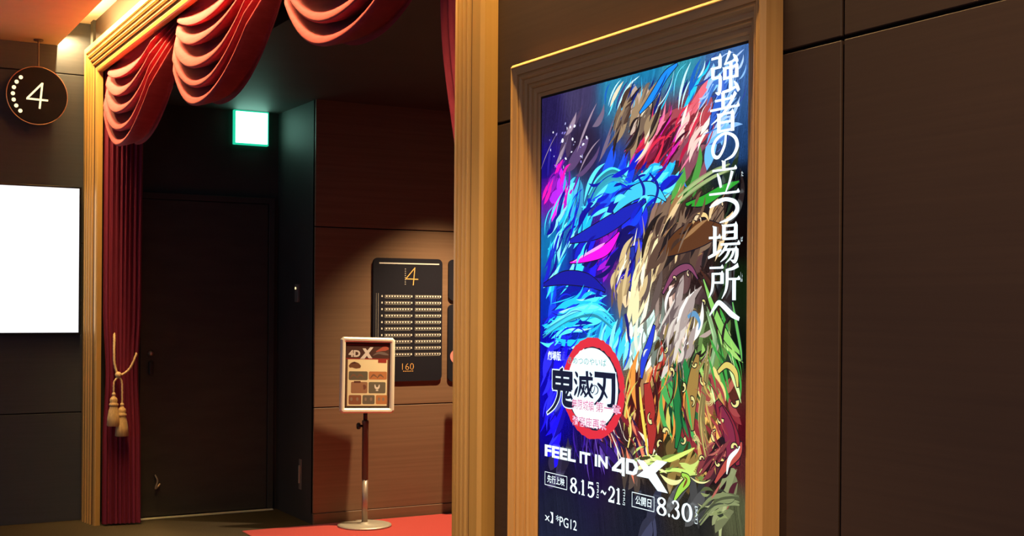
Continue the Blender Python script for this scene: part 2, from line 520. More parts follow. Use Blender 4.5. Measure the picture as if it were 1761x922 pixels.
PS = Sheet((1.6275, 2.733, 1.977), (0, -1, 0), (0, 0, -1), (-1, 0, 0))
SWD, SHT = 0.806, 1.433
ART_FIELD = [
(26,55,50,40,95),
    (188,19,85,75,120),
    (190,160,60,45,75),
    (28,187,35,25,150),
    (337,14,60,170,220),
    (452,-8,40,160,230),
    (579,13,70,190,240),
    (735,26,90,140,220),
    (736,145,70,120,190),
    (431,93,120,105,95),
    (497,166,120,30,60),
    (621,130,160,70,80),
    (602,214,90,50,60),
    (773,208,50,90,150),
    (57,248,150,30,200),
    (139,283,60,160,210),
    (340,256,30,80,230),
    (499,255,20,120,230),
    (603,288,60,120,50),
    (774,289,15,15,20),
    (59,379,30,140,220),
    (219,413,25,20,180),
    (294,402,130,20,180),
    (412,366,20,30,150),
    (521,371,90,70,60),
    (644,352,50,35,30),
    (775,406,25,15,15),
    (61,525,20,60,230),
    (221,524,20,50,210),
    (413,471,150,130,100),
    (544,460,110,85,75),
    (645,462,60,40,40),
    (776,476,30,50,25),
    (62,641,20,20,210),
    (297,619,30,130,220),
    (437,615,150,180,170),
    (586,573,150,130,120),
    (704,618,90,120,60),
    (778,616,20,30,20),
    (64,772,25,15,220),
    (438,693,160,120,80),
    (546,687,90,70,30),
    (648,681,40,60,30),
    (761,710,120,60,50),
    (65,844,20,10,170),
    (276,852,40,20,80),
    (462,782,130,40,30),
    (589,771,30,70,40),
    (687,739,160,120,60),
    (780,778,110,25,40),
    (94,928,35,30,55),
    (441,888,60,50,45),
    (610,868,100,80,40),
    (707,857,40,20,25),
    (781,848,110,50,50),
    (96,1043,40,42,65),
    (442,992,40,42,60),
    (651,948,50,50,50),
    (764,932,110,115,80),
    (400,1150,38,40,58),
    (100,1150,45,50,75),
    (700,1150,45,45,50),
    (400,1400,30,32,45),
]
ART_STREAKS = [
(496,25,202,77,-58,16,((35,190,240),(110,225,250),(20,90,180),(15,30,110),(190,240,255)),120,99,10),
    (735,85,72,107,-35,25,((120,170,230),(60,110,190),(160,190,240),(40,60,140)),80,67,9),
    (189,104,161,84,-50,12,((110,95,120),(70,55,85),(50,35,60),(150,130,150)),16,136,17),
    (124,146,105,64,0,90,((170,170,230),(230,230,255),(120,110,190)),34,8,6),
    (540,177,150,50,-40,14,((170,25,60),(210,40,70),(110,15,40),(230,120,150),(200,30,160),(60,10,30)),50,89,11),
    (98,237,80,50,-60,30,((230,20,170),(180,15,190),(120,10,160)),18,53,12),
    (387,272,165,60,-25,25,((20,60,240),(30,170,250),(10,20,150),(90,220,255),(15,30,190)),50,97,21),
    (127,382,117,100,-55,20,((25,180,240),(60,215,250),(20,30,190),(10,10,140),(130,235,255)),55,101,16),
    (343,430,114,60,-40,15,((20,10,150),(40,20,200),(160,20,200),(15,10,90)),24,108,18),
    (157,560,151,71,-14,16,((30,190,245),(80,225,250),(20,40,220),(10,20,150),(160,240,255)),70,118,12),
    (322,632,104,54,-65,18,((60,200,240),(130,230,245),(20,80,210)),24,73,13),
    (78,742,81,87,-60,10,((20,10,240),(40,40,255),(15,5,150)),24,125,17),
    (624,363,133,74,-45,20,((60,40,30),(25,15,15),(150,110,70),(100,75,55),(220,190,140)),40,94,16),
    (758,417,53,176,-60,12,((12,10,12),(30,18,15),(20,40,20)),26,103,15),
    (482,613,84,77,-70,25,((220,225,205),(160,190,180),(240,240,225),(110,120,110)),30,61,14),
    (607,622,97,74,-55,30,((140,120,70),(60,45,20),(200,180,110),(30,25,15),(170,150,140)),36,63,13),
    (733,641,63,83,60,12,((60,150,60),(150,200,100),(30,80,30),(200,230,150)),26,90,12),
    (505,740,123,76,-75,14,((170,50,40),(110,25,20),(220,140,60),(200,190,90),(60,15,15)),40,100,15),
    (598,733,70,74,70,14,((30,120,60),(15,60,35),(70,160,80)),24,97,15),
    (697,762,91,84,55,25,((190,150,80),(130,40,45),(220,200,120),(90,20,40),(150,60,60)),40,83,14),
    (395,840,111,53,55,20,((120,30,40),(60,20,40),(220,120,90),(40,20,60),(230,220,200)),36,71,9),
    (549,875,139,32,-12,22,((190,210,110),(110,130,60),(60,60,30),(220,220,150)),30,65,10),
    (744,852,63,59,-40,20,((120,50,55),(70,25,35),(170,90,80),(30,12,18)),26,74,13),
    (251,869,121,34,80,12,((50,20,140),(30,15,90),(90,60,160)),20,76,9),
    (419,98,99,72,-55,14,((70,50,42),(35,26,28),(150,125,95),(225,210,180),(110,90,75)),46,96,19),
    (641,151,54,55,-48,16,((225,195,185),(170,60,70),(240,225,215),(120,40,50)),24,63,13),
    (435,471,83,79,-68,14,((235,220,170),(205,180,130),(165,140,100),(245,238,210),(90,75,70)),44,105,19),
    (586,573,64,74,-62,14,((205,195,185),(160,145,140),(230,225,220),(100,85,85)),34,97,18),
    (594,387,117,56,-50,12,((60,42,36),(28,20,20),(120,95,75),(85,62,50)),40,112,21),
    (718,939,81,29,-20,30,((130,140,90),(80,90,55),(160,165,120),(40,45,35)),20,44,9),
]
ART_SWEEPS = [
((20,30,170),1,((154,376,9),(269,357,36),(377,327,34),(467,298,6))),
    ((60,205,245),1,((39,605,7),(157,560,25),(272,545,27),(349,575,5))),
    ((110,225,250),0,((62,583,2),(156,550,9),(246,535,11),(308,544,4))),
    ((15,20,150),1,((32,481,7),(128,465,32),(233,472,30),(308,497,5))),
    ((85,48,22),1,((522,422,11),(594,393,52),(673,378,52),(748,375,9))),
    ((60,30,18),1,((655,462,9),(694,499,31),(713,546,29),(723,588,6))),
    ((150,118,58),1,((657,632,9),(644,681,32),(633,743,35),(641,791,8))),
    ((125,28,45),1,((721,724,12),(747,764,43),(773,802,40),(788,847,9))),
    ((35,60,200),1,((503,574,7),(486,613,19),(464,653,20),(456,692,5))),
    ((40,15,95),1,((288,851,6),(325,868,23),(353,885,20),(372,904,5))),
    ((25,130,230),1,((579,-6,5),(538,31,19),(492,69,19),(442,101,5))),
    ((45,90,190),1,((757,42,5),(735,85,22),(710,129,22),(690,169,4))),
    ((200,225,150),1,((587,306,4),(643,281,17),(710,260,15),(759,251,2))),
    ((40,150,40),1,((613,316,5),(672,312,21),(738,292,17),(785,281,3))),
    ((225,15,215),1,((155,428,3),(232,420,15),(314,400,26),(365,364,4))),
    ((250,150,235),0,((168,426,2),(225,410,6),(282,394,8),(306,386,2))),
    ((70,215,250),1,((243,283,12),(280,248,33),(340,229,26),(399,247,5))),
    ((60,190,250),1,((341,316,8),(410,281,31),(488,273,28),(542,303,4))),
    ((15,25,140),0,((432,237,4),(460,271,10),(451,306,8),(429,328,2))),
    ((15,25,140),0,((481,238,4),(512,269,10),(503,300,8),(486,321,3))),
    ((30,45,150),1,((417,399,14),(421,432,15),(417,471,8),(409,497,3))),
    ((25,30,110),0,((391,550,11),(401,576,12),(405,603,8),(410,616,3))),
    ((235,195,130),0,((636,358,4),(651,343,10),(678,342,8),(690,355,2))),
    ((120,60,90),1,((534,504,5),(575,461,15),(625,449,12),(655,474,2))),
    ((90,140,180),0,((622,554,7),(646,547,12),(662,565,8),(658,581,2))),
    ((130,190,90),1,((674,475,3),(707,535,14),(750,593,19),(796,627,4))),
    ((170,215,150),1,((696,666,3),(714,606,14),(704,570,12),(688,535,2))),
    ((90,170,80),1,((768,522,3),(781,569,8),(794,615,6),(798,638,2))),
    ((160,45,40),1,((478,703,23),(488,754,36),(497,805,32),(493,856,11))),
    ((225,200,80),0,((450,712,4),(457,756,10),(471,813,10),(485,863,4))),
    ((70,25,25),0,((500,689,10),(513,727,13),(514,765,8),(505,791,3))),
    ((25,110,55),1,((577,673,11),(588,734,24),(593,789,20),(585,834,7))),
    ((60,170,80),0,((608,683,3),(625,731,7),(633,768,6),(641,791,2))),
    ((215,190,110),1,((695,619,6),(683,691,20),(672,764,20),(692,835,5))),
    ((205,185,95),1,((724,665,7),(751,649,12),(778,662,12),(786,691,4))),
    ((120,35,60),1,((734,735,9),(758,780,32),(766,826,26),(744,864,4))),
    ((170,70,60),1,((717,891,5),(753,851,17),(789,824,16),(800,800,4))),
    ((225,235,225),0,((754,869,3),(762,839,11),(784,819,8),(794,809,3))),
    ((205,225,110),0,((507,880,2),(569,860,10),(620,840,8),(649,827,2))),
    ((190,220,110),0,((528,893,2),(580,881,8),(630,880,8),(650,871,2))),
    ((150,200,70),1,((581,946,5),(601,921,15),(627,897,18),(606,887,6))),
    ((110,60,30),0,((611,915,2),(619,904,6),(623,896,4),(614,892,2))),
    ((225,205,110),0,((406,852,4),(417,812,7),(408,780,5),(394,748,2))),
    ((235,225,205),0,((338,826,2),(358,851,4),(372,869,4),(382,881,2))),
    ((130,140,95),1,((661,977,8),(708,934,24),(754,919,26),(801,917,9))),
    ((60,65,50),0,((674,969,2),(705,943,4),(727,933,4),(745,930,2))),
]
ART_CURLS = [
(649,815,14,237),
    (610,813,10,313),
    (548,806,12,191),
    (527,833,10,136),
    (494,779,12,70),
    (716,796,12,95),
    (779,720,12,346),
    (734,759,10,3),
    (673,849,8,173),
    (638,730,10,257),
    (567,673,10,237),
    (696,720,14,309),
    (677,685,10,41),
    (777,814,10,171),
    (608,702,10,283),
    (546,624,8,315),
    (647,651,8,358),
    (726,849,8,20),
    (653,353,12,194),
    (625,462,6,86),
    (675,523,6,231),
    (575,473,6,216),
    (436,836,10,80),
    (458,873,8,86),
    (738,322,6,121),
]
B0, B1, A0, A1 = 0.008, SHT - 0.003, 0.004, SWD - 0.002     # lit area


def field(a, b):
    s, acc = 0.0, [0.0, 0.0, 0.0]
    for x, y, *c in ART_FIELD:
        wgt = 1.0 / (((a * 1000 - x) ** 2 + (b * 1000 - y) ** 2) ** 2 + 200000.0)
        s += wgt
        for k in range(3): acc[k] += wgt * c[k]
    return lin(*(min(255, 1.2 * q / s) for q in acc))


art = Ink()
NA, NB = 36, 64
for j in range(NB + 1):
    for i in range(NA + 1):
        a, b = A0 + (A1 - A0) * i / NA, B0 + (B1 - B0) * j / NB
        art.v.append((a, b, 0.0))
        art.c.append(field(a, b))
for j in range(NB):
    for i in range(NA):
        k = j * (NA + 1) + i
        art.f.append((k, k + 1, k + NA + 2, k + NA + 1))
rng = random.Random(21)
LAYER = [0.0004]


def lift():
    LAYER[0] += 6e-6
    return LAYER[0]


def clip_ok(pts):
    return all(A0 + 0.004 < p[0] < A1 - 0.004 and B0 + 0.004 < p[1] < B1 for p in pts)


def sweep(pts, col, outline):
    q = [(p[0] / 1000, p[1] / 1000, p[2] / 1000) for p in pts]
    q = [(min(max(p[0], A0 + p[2] / 2 + 0.003), A1 - p[2] / 2 - 0.003), max(p[1], B0 + p[2] / 2 + 0.003), p[2]) for p in q]
    if (sum(col) > 500 or max(col) - min(col) < 60) and max(p[2] for p in q) > 0.011:     # pale masses break up into loose streaks
        for _ in range(7):
            o1, o2, kf = rng.uniform(-0.5, 0.5), rng.uniform(-0.5, 0.5), rng.uniform(0.55, 1.08)
            wm = max(p[2] for p in q)
            art.ribbon([(min(max(p[0] + o1 * wm, A0 + 0.01), A1 - 0.01), p[1] + o2 * wm, p[2] * rng.uniform(0.15, 0.45)) for p in q], lin(*(min(255, v * kf) for v in col)), lift(), 6)
        return
    if outline:
        art.ribbon(q, lin(14, 10, 22), lift(), 7, 0.0022)
    art.ribbon(q, lin(*col), lift(), 7)


for _ in range(420):                          # broad masses of the painted colours
    x, y, *c = rng.choice(ART_FIELD)
    if y > 1000: continue
    x, y = x + rng.gauss(0, 28), y + rng.gauss(0, 26)
    th = math.radians((-55 if x < 420 or y < 330 else -70) + rng.gauss(0, 22))
    L, W, kf = rng.uniform(50, 130), rng.uniform(8, 34), rng.uniform(0.85, 1.6)
    dx, dy = math.cos(th), math.sin(th)
    bend = rng.uniform(-0.15, 0.15) * L
    pts = [(x - dx * L / 2, y - dy * L / 2, 1.0), (x - dx * L / 4 - dy * bend, y - dy * L / 4 + dx * bend, W), (x + dx * L / 4 - dy * bend, y + dy * L / 4 + dx * bend, W * 0.9), (x + dx * L / 2, y + dy * L / 2, 1.0)]
    pts = [(p[0] / 1000, p[1] / 1000, p[2] / 1000) for p in pts]
    if all(A0 + 0.022 < p[0] < A1 - 0.022 and B0 + 0.022 < p[1] for p in pts):
        art.ribbon(pts, lin(*(min(255, q * kf) for q in c)), lift(), 5)
for step in range(2):
    for (ca, cb, ra, rb, ang, spr, cols, n, ln, wd) in ART_STREAKS:
        for _ in range(int(0.85 * n) if step == 0 else n // 5):
            r, t = math.sqrt(rng.random()), rng.random() * 2 * PI
            a, b = ca + ra * r * math.cos(t), cb + rb * r * math.sin(t)
            th = math.radians(ang + rng.uniform(-spr, spr))
            L = ln * rng.uniform(0.5, 1.5) * (1 if step == 0 else 0.7)
            W = max(1.6, wd * rng.uniform(0.25, 1.35) * (1 if step == 0 else 0.5))
            bend = rng.uniform(-0.18, 0.18) * L
            dx, dy = math.cos(th), math.sin(th)
            pts = [(a - dx * L / 2, b - dy * L / 2, 0.4), (a - dx * L / 6 - dy * bend, b - dy * L / 6 + dx * bend, W),
                   (a + dx * L / 5 - dy * bend, b + dy * L / 5 + dx * bend, W * 0.8), (a + dx * L / 2, b + dy * L / 2, 0.3)]
            if clip_ok([(p[0] / 1000, p[1] / 1000) for p in pts]):
                art.ribbon([(p[0] / 1000, p[1] / 1000, p[2] / 1000) for p in pts], lin(*rng.choice(cols)), lift(), 5)
    if step == 0:
        for col, outl, pts in ART_SWEEPS:
            sweep(pts, col, outl)
        for a, b, r, ang in ART_CURLS:
            t0 = math.radians(ang)
            pts = [(a + r * (0.55 + 0.1 * k) * math.cos(t0 + k * 0.62), b + r * (0.55 + 0.1 * k) * math.sin(t0 + k * 0.62),
                    (0.8, 0.75, 0.55, 0.4, 0.3, 0.15)[k] * r) for k in range(6)]
            sweep(pts, (215, 205, 130) if b > 480 else (215, 190, 150), 1)
art.build('picture', PS, M['picture'], dp, 0.0, True)
TOP = LAYER[0] + 0.0003


# ------------------------------------------------------------------ brush and serif lettering, drawn stroke by stroke on a 100 x 100 body (y up)
def H(x0, x1, y):           # thin horizontal with a triangular end
    return [('poly', [(x0, y + 2.6), (x1 - 9, y + 2.6), (x1 - 4, y + 9), (x1 + 1, y + 1), (x1 - 1, y - 2.6), (x0, y - 2.6)])]


def V(x, y1, y0, wd=10.5):  # thick upright
    return [('poly', [(x - wd / 2 - 2.5, y1 + 3), (x + wd / 2, y1 - 1), (x + wd / 2, y0), (x - wd / 2, y0), (x - wd / 2, y1 - 3)])]


def C(*pts):                # tapering curve (x, y, width)
    return [('rib', pts)]


GLYPH = {
 'strong': H(8, 40, 89) + V(36, 89, 66) + H(10, 40, 66) + V(13, 66, 44) + H(11, 40, 43)
           + C((37, 44, 10), (37, 22, 11), (33, 6, 9), (22, 9, 1)) + C((68, 97, 9), (61, 84, 7), (53, 72, 3)) + C((50, 70, 4), (70, 72, 4), (90, 75, 4))
           + C((78, 88, 2), (86, 79, 9), (92, 68, 7)) + V(52, 61, 34) + V(90, 61, 34) + H(50, 94, 60) + H(50, 92, 37) + V(71, 70, 10)
           + C((44, 6, 5), (68, 8, 6), (92, 14, 5)) + C((82, 26, 2), (90, 15, 9), (97, 2, 8)),
 'person': H(20, 76, 82) + V(46, 98, 61) + H(4, 98, 60) + C((86, 94, 10), (66, 66, 8), (40, 42, 6), (8, 24, 1))
           + V(33, 47, 0) + V(77, 47, 0) + H(31, 80, 46) + H(31, 80, 25) + H(31, 80, 4),
 'no': [('rib', [(55, 82, 7), (50, 48, 9), (32, 18, 8), (15, 22, 10), (10, 46, 12), (24, 74, 8), (54, 87, 6), (84, 72, 9), (94, 44, 12), (80, 16, 8), (52, 4, 2)])],
 'stand': V(49, 99, 78) + H(12, 90, 75) + C((28, 66, 3), (35, 48, 10), (40, 26, 7)) + C((76, 68, 10), (68, 40, 7), (56, 12, 3)) + H(2, 99, 9),
 'tsu': [('rib', [(2, 62, 3), (24, 76, 12), (54, 86, 9), (86, 72, 12), (92, 44, 15), (70, 18, 9), (36, 6, 2)])],
 'place': H(2, 40, 66) + V(21, 94, 24) + C((0, 14, 5), (20, 22, 7), (42, 33, 4)) + V(50, 96, 60) + V(87, 96, 60) + H(48, 91, 95) + H(50, 88, 78) + H(50, 88, 61)
          + H(40, 100, 47) + C((60, 47, 9), (50, 32, 7), (34, 16, 1)) + H(54, 92, 33) + C((91, 34, 10), (90, 16, 11), (84, 2, 9), (72, 6, 1))
          + C((68, 33, 8), (58, 16, 6), (40, 2, 1)) + C((82, 33, 8), (74, 14, 6), (56, -2, 1)),
 'site': H(4, 48, 91) + V(44, 74, 44) + H(12, 48, 73) + H(14, 46, 47) + C((15, 75, 10), (15, 46, 10), (11, 22, 7), (2, 2, 1))
         + C((94, 97, 10), (78, 88, 7), (60, 84, 4)) + C((60, 86, 10), (60, 50, 10), (56, 24, 7), (44, 0, 1)) + H(60, 100, 57) + V(82, 57, -4),
 'he': [('rib', [(2, 26, 3), (18, 62, 10), (32, 84, 13), (50, 66, 15), (74, 34, 16), (98, 14, 10)])],
 'demon': [('rib', [(52, 104, 3), (46, 96, 12), (38, 88, 8)]), ('rib', [(6, 88, 13), (50, 88, 13), (96, 88, 13)]), ('rib', [(12, 90, 14), (12, 66, 14), (12, 44, 14)]),
           ('rib', [(90, 90, 15), (90, 66, 15), (90, 44, 15)]), ('rib', [(50, 88, 11), (50, 46, 11)]), ('rib', [(10, 67, 10), (92, 67, 10)]), ('rib', [(8, 46, 13), (92, 46, 13)]),
           ('rib', [(36, 46, 13), (33, 18, 11), (12, -14, 7), (-18, -36, 2)]), ('rib', [(62, 46, 14), (60, 20, 14), (64, 2, 15), (98, 0, 13), (106, 10, 2)]), ('rib', [(78, 38, 6), (70, 20, 6), (92, 22, 5)]), ('rib', [(88, 30, 3), (96, 16, 6)])],
 'destroy': [('rib', [(8, 96, 3), (16, 86, 10), (20, 78, 4)]), ('rib', [(2, 68, 3), (11, 58, 10), (15, 50, 4)]), ('rib', [(4, 6, 4), (12, 22, 10), (22, 40, 2)]),
             ('rib', [(30, 74, 10), (70, 76, 10), (100, 76, 8)]), ('rib', [(36, 74, 11), (35, 40, 11), (22, 2, 2)]), ('rib', [(70, 102, 11), (74, 50, 11), (86, 16, 9), (102, 4, 2)]),
             ('rib', [(98, 56, 8), (84, 30, 7), (58, 4, 2)]), ('rib', [(42, 58, 7), (64, 58, 7)]), ('rib', [(54, 48, 8), (50, 26, 7), (38, 8, 2)]), ('rib', [(52, 28, 3), (60, 18, 7), (68, 8, 3)]),
             ('rib', [(42, 42, 6), (46, 30, 3)]), ('rib', [(66, 44, 6), (61, 32, 3)]), ('rib', [(86, 98, 3), (94, 88, 9)])],
 'blade': [('rib', [(4, 88, 13), (50, 88, 13), (98, 88, 13)]), ('rib', [(90, 90, 16), (91, 40, 16), (86, 4, 15), (64, 2, 3)]), ('rib', [(50, 86, 11), (48, 56, 11), (34, 22, 9), (4, 0, 2)]),
           ('rib', [(18, 62, 4), (36, 50, 9), (62, 24, 3)])],
 'n8': [('rib', [(50, 98, 4), (28, 88, 12), (22, 74, 16), (34, 58, 13), (62, 46, 14), (80, 26, 20), (70, 6, 10), (50, 1, 4), (28, 7, 10), (18, 26, 18), (36, 48, 12), (62, 58, 12), (76, 76, 15), (70, 90, 11), (50, 98, 4)])],
 'n1': V(50, 98, 2, 20) + [('poly', [(24, 90), (44, 92), (44, 86), (24, 86)]), ('poly', [(28, 4), (72, 4), (72, 0), (28, 0)])],
 'n5': [('poly', [(28, 98), (72, 98), (76, 84), (30, 84)]), ('rib', [(30, 98, 5), (26, 54, 5)]), ('rib', [(26, 54, 4), (46, 64, 8), (70, 54, 16), (78, 32, 20), (64, 8, 12), (42, 1, 6), (24, 12, 14)])],
 'n2': [('rib', [(24, 74, 18), (32, 92, 9), (52, 98, 7), (74, 86, 14), (78, 68, 19), (62, 44, 13), (22, 8, 4)]), ('poly', [(20, 14), (74, 14), (82, 30), (82, 0), (18, 0)])],
 'n3': [('rib', [(24, 82, 16), (36, 95, 7), (56, 97, 7), (74, 84, 15), (72, 66, 15), (48, 54, 4)]), ('rib', [(46, 54, 4), (70, 46, 14), (80, 26, 20), (66, 6, 12), (42, 1, 6), (22, 14, 16)])],
 'n0': [('rib', [(50, 98, 5), (28, 82, 16), (20, 50, 21), (28, 18, 16), (50, 2, 5), (72, 18, 16), (80, 50, 21), (72, 82, 16), (50, 98, 5)])],
 'dot': [('poly', [(50 + 10 * math.cos(k * PI / 6), 9 + 9 * math.sin(k * PI / 6)) for k in range(12)])],
 'wave': [('rib', [(8, 44, 5), (28, 58, 11), (50, 50, 12), (72, 42, 11), (92, 56, 5)])],
}


def glyph(ink, key, a0, b0, a1, b1, col=(1, 1, 1), base=0.0, grow=0.0, squeeze=1.0):
    fa, fb = (a1 - a0) / 100, (b1 - b0) / 100
    k = (fa + fb) / 2
    for n_, (kind, pts) in enumerate(GLYPH[key]):
        z = base + n_ * 4e-6
        if kind == 'poly':
            q = [(a0 + x * fa, b1 - y * fb) for x, y in pts]
            if grow:
                cx, cy = sum(p[0] for p in q) / len(q), sum(p[1] for p in q) / len(q)
                q = [(x + math.copysign(grow, x - cx), y + math.copysign(grow, y - cy)) for x, y in q]
            ink.poly(q, col, z)
        else:
            ink.ribbon([(a0 + x * fa, b1 - y * fb, wd * k) for x, y, wd in pts], col, z, 7, grow)


# vertical slogan
sl = Ink()
for key, a0, b0, a1, b1 in (('strong', .690, .014, .788, .102), ('person', .691, .097, .789, .178), ('no', .695, .172, .787, .238), ('stand', .692, .236, .790, .308),
                            ('tsu', .694, .306, .790, .364), ('place', .692, .364, .792, .442), ('site', .693, .446, .793, .515), ('he', .696, .516, .793, .562)):
    glyph(sl, key, a0, b0, a1, b1, grow=0.0004)
sl.text('た', .7945, .262, .8005, .272)
sl.text('ば', .7945, .392, .8005, .402)
sl.text('しょ', .7945, .462, .8005, .482)
sl.build('slogan_lettering', PS, M['picture_white'], dp, TOP)

# round title emblem
em = Ink()
CA, CB, RA, RB = 0.262, 0.727, 0.128, 0.114
ring = []
rr = random.Random(5)
for k in range(73):
    t = 2 * PI * k / 72
    ring.append((CA + math.cos(t) * (RA - 0.006), CB + math.sin(t) * (RB - 0.005), 0.0215 + rr.uniform(-0.003, 0.004) if -0.3 < math.sin(t) or True else 0))
em.disc(CA, CB, RA - 0.006, RB - 0.006, lin(232, 250, 252), 0.0, 64)
em.ribbon([(CA + math.cos(t) * (RA - 0.017), CB + math.sin(t) * (RB - 0.016), wd) for t, wd in
           [(math.radians(-110 + 8 * k), 0.004 + 0.007 * math.sin(PI * k / 33)) for k in range(34)]], lin(30, 30, 48), 2e-5, 2)
em.ribbon([(a, b, wd if k % 72 else 0.012) for k, (a, b, wd) in enumerate(ring)], lin(205, 42, 58), 4e-5, 1)
INK = lin(16, 22, 48)
for key, a0, b0, a1, b1 in (('demon', .076, .690, .176, .772), ('destroy', .180, .690, .262, .752), ('no', .252, .716, .288, .742), ('blade', .268, .684, .358, .764)):
    glyph(em, key, a0, b0, a1, b1, lin(215, 235, 250), 8e-5, 0.0042)
for key, a0, b0, a1, b1 in (('demon', .076, .690, .176, .772), ('destroy', .180, .690, .262, .752), ('no', .252, .716, .288, .742), ('blade', .268, .684, .358, .764)):
    glyph(em, key, a0, b0, a1, b1, INK, 2e-4, 0.0 if key == 'no' else 0.0013)
PINK, CRIM = lin(240, 215, 235), lin(190, 90, 130)
for z, col, bold in ((2.6e-4, PINK, 0.045), (2.8e-4, CRIM, 0.0)):
    em.text('無限城編', .172, .757, .268, .782, col, z, bold)
    em.text('第一章', .276, .757, .380, .781, col, z, bold)
    em.text('猗窩座再来', .174, .797, .322, .822, col, z, bold)
em.text('きめつのやいば', .152, .656, .320, .673, lin(70, 150, 150), 2.6e-4)
em.text('劇場版', .057, .646, .120, .669, lin(225, 240, 255), 2.6e-4, 0.02)
em.build('title_emblem', PS, M['picture'], dp, TOP, True)

# tag line, dates, rating
li = Ink()
li.text('FEEL', .046, .881, .190, .910, bold=0.035)
li.text('IT', .208, .881, .254, .909, bold=0.035)
li.text('IN', .274, .881, .328, .909, bold=0.035)
li.build('tag_line', PS, M['picture_white'], dp, TOP)
for name, polys in (('logo_figure', [[(.384, .876), (.397, .876), (.397, .918), (.386, .918), (.386, .911), (.346, .911), (.346, .904)], [(.384, .888), (.384, .904), (.362, .904)]]),
                    ('logo_letter', [[(.402, .876), (.432, .876), (.444, .881), (.450, .893), (.444, .906), (.432, .911), (.402, .911)],
                                     [(.413, .884), (.429, .884), (.437, .893), (.429, .903), (.413, .903)]])):
    k = Ink()
    k.poly(polys[0], (0.80, 0.95, 1.0))
    k.poly(polys[1], lin(38, 30, 40), 3e-5)
    k.build(name, PS, M['picture'], dp, TOP, True)
k = Ink()
k.poly([(.520, .867), (.557, .867), (.492, .911), (.443, .911)], lift=2e-5)
k.poly([(.443, .874), (.470, .874), (.500, .890), (.478, .903)], lift=1e-5)
k.poly([(.486, .909), (.512, .893), (.560, .934), (.523, .934)], lift=1e-5)
k.build('logo_letter', PS, M['picture_white'], dp, TOP)
for a0, a1, word, c0, c1 in ((.047, .152, '先行上映', .059, .140), (.426, .511, '公開日', .440, .500)):
    k = Ink()
    k.outline(a0, .9485, a1, .982, .0016)
    k.text(word, c0, .955, c1, .9745, bold=0.01)
    k.build('date_box', PS, M['picture_white'], dp, TOP)
li = Ink()
for key, a0, a1 in (('n8', .163, .201), ('dot', .196, .220), ('n1', .209, .239), ('n5', .236, .278), ('wave', .299, .324), ('n2', .326, .362), ('n1', .358, .388),
                    ('n8', .516, .560), ('dot', .552, .578), ('n3', .568, .606), ('n0', .604, .650)):
    glyph(li, key, a0, .948 if a0 < .5 else .946, a1, .984, grow=0.0005)
li.text('[FRI]', .282, .946, .291, .982, turn=1)
li.text('[THU]', .390, .948, .399, .983, turn=1)
li.text('[SAT]', .654, .948, .663, .984, turn=1)
tag(li.build('date_lettering', PS, M['picture_white'], dp, TOP), kind='stuff')
li = Ink()
li.text('x】', .049, 1.046, .088, 1.073)
li.text('*PG12', .102, 1.049, .197, 1.074)
li.build('rating_lettering', PS, M['picture_white'], dp, TOP)

# ================================================================== curtain swags
def smooth01(t):
    t = max(0.0, min(1.0, t))
    return t * t * (3 - 2 * t)


def swag_mesh(y1, y0, seed):
    """Draped swag hung between y1 (far) and y0 (near) under the header."""
    rs = random.Random(seed)
    NS, PER, NF = 72, 14, 5
    sag = [0.20, 0.31, 0.42, 0.52, 0.61]           # lowest point of every fold rim
    sag = [q + rs.uniform(-0.012, 0.012) for q in sag]
    ztop = 2.975
    rows = []                                        # (sag, out, tuck)
    prev = 0.0
    for f in range(NF):
        for k in range(PER):
            ph = k / PER
            if f == 0:
                out = 0.15 + 0.85 * smooth01((ph - 0.35) / 0.65)
            else:
                out = smooth01((ph - 0.06) * 1.12)
            z = prev + (sag[f] - prev) * (ph if f == 0 else (ph * 1.0))
            rows.append((z, out, f))
        # rolled rim: comes round and tucks back under itself
        for k, (dz, oo) in enumerate(((0.003, 1.01), (0.008, 0.97), (0.009, 0.86), (0.000, 0.62), (-0.016, 0.30), (-0.034, 0.04))):
            rows.append((sag[f] + dz, oo, f))
        prev = sag[f] - 0.036
    for k in range(1, 3):                            # shaded hem hanging behind the last rim
        rows.append((sag[-1] - 0.036 + 0.085 * k / 6, 0.04 + 0.04 * math.sin(k), NF))
    verts, faces = [], []
    for r_, (sg, out, f) in enumerate(rows):
        for i in range(NS + 1):
            s = i / NS
            e = 1 - abs(2 * s - 1) ** 2.15
            c = e ** 0.75
            tot = sg / 0.70
            amp = (0.085 + 0.060 * tot) * min(1.0, c * 1.5 + 0.05) * (0.62 + 0.38 * smooth01(tot / 0.5))
            X0 = 1.705 + 0.065 * tot
            bulge = 0.070 * c * (0.3 + 0.7 * tot)
            x = X0 - bulge - amp * (out - 0.25) + 0.004 * math.sin(9 * s + 2.1 * f + seed)
            gather = 0.075 * tot * (1 - e)           # fold ends fan out down the attachment
            inset = 0.15 * max(0.0, 0.86 - tot) * (1 if s < 0.5 else -1) * (1 - e)
            y = y1 + (y0 - y1) * s - inset
            z = ztop - sg * e - gather
            verts.append((x, y, z))
    for r_ in range(len(rows) - 1):
        for i in range(NS):
            k = r_ * (NS + 1) + i
            faces.append((k, k + 1, k + NS + 2, k + NS + 1))
    return mesh_of('swag', verts, faces, True)


PITCH = (8.325 - 3.215) / 3
for k, lb in enumerate(('red velvet curtain swag farthest from the poster, above the tied curtain', 'red velvet curtain swag in the middle, above the exit sign', 'red velvet curtain swag nearest the right gold jamb')):
    y1 = 8.325 - PITCH * k
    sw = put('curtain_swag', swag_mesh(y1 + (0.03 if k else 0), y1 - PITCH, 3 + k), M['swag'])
    tag(sw, lb, 'curtain swag', 'red swags under the gold header')


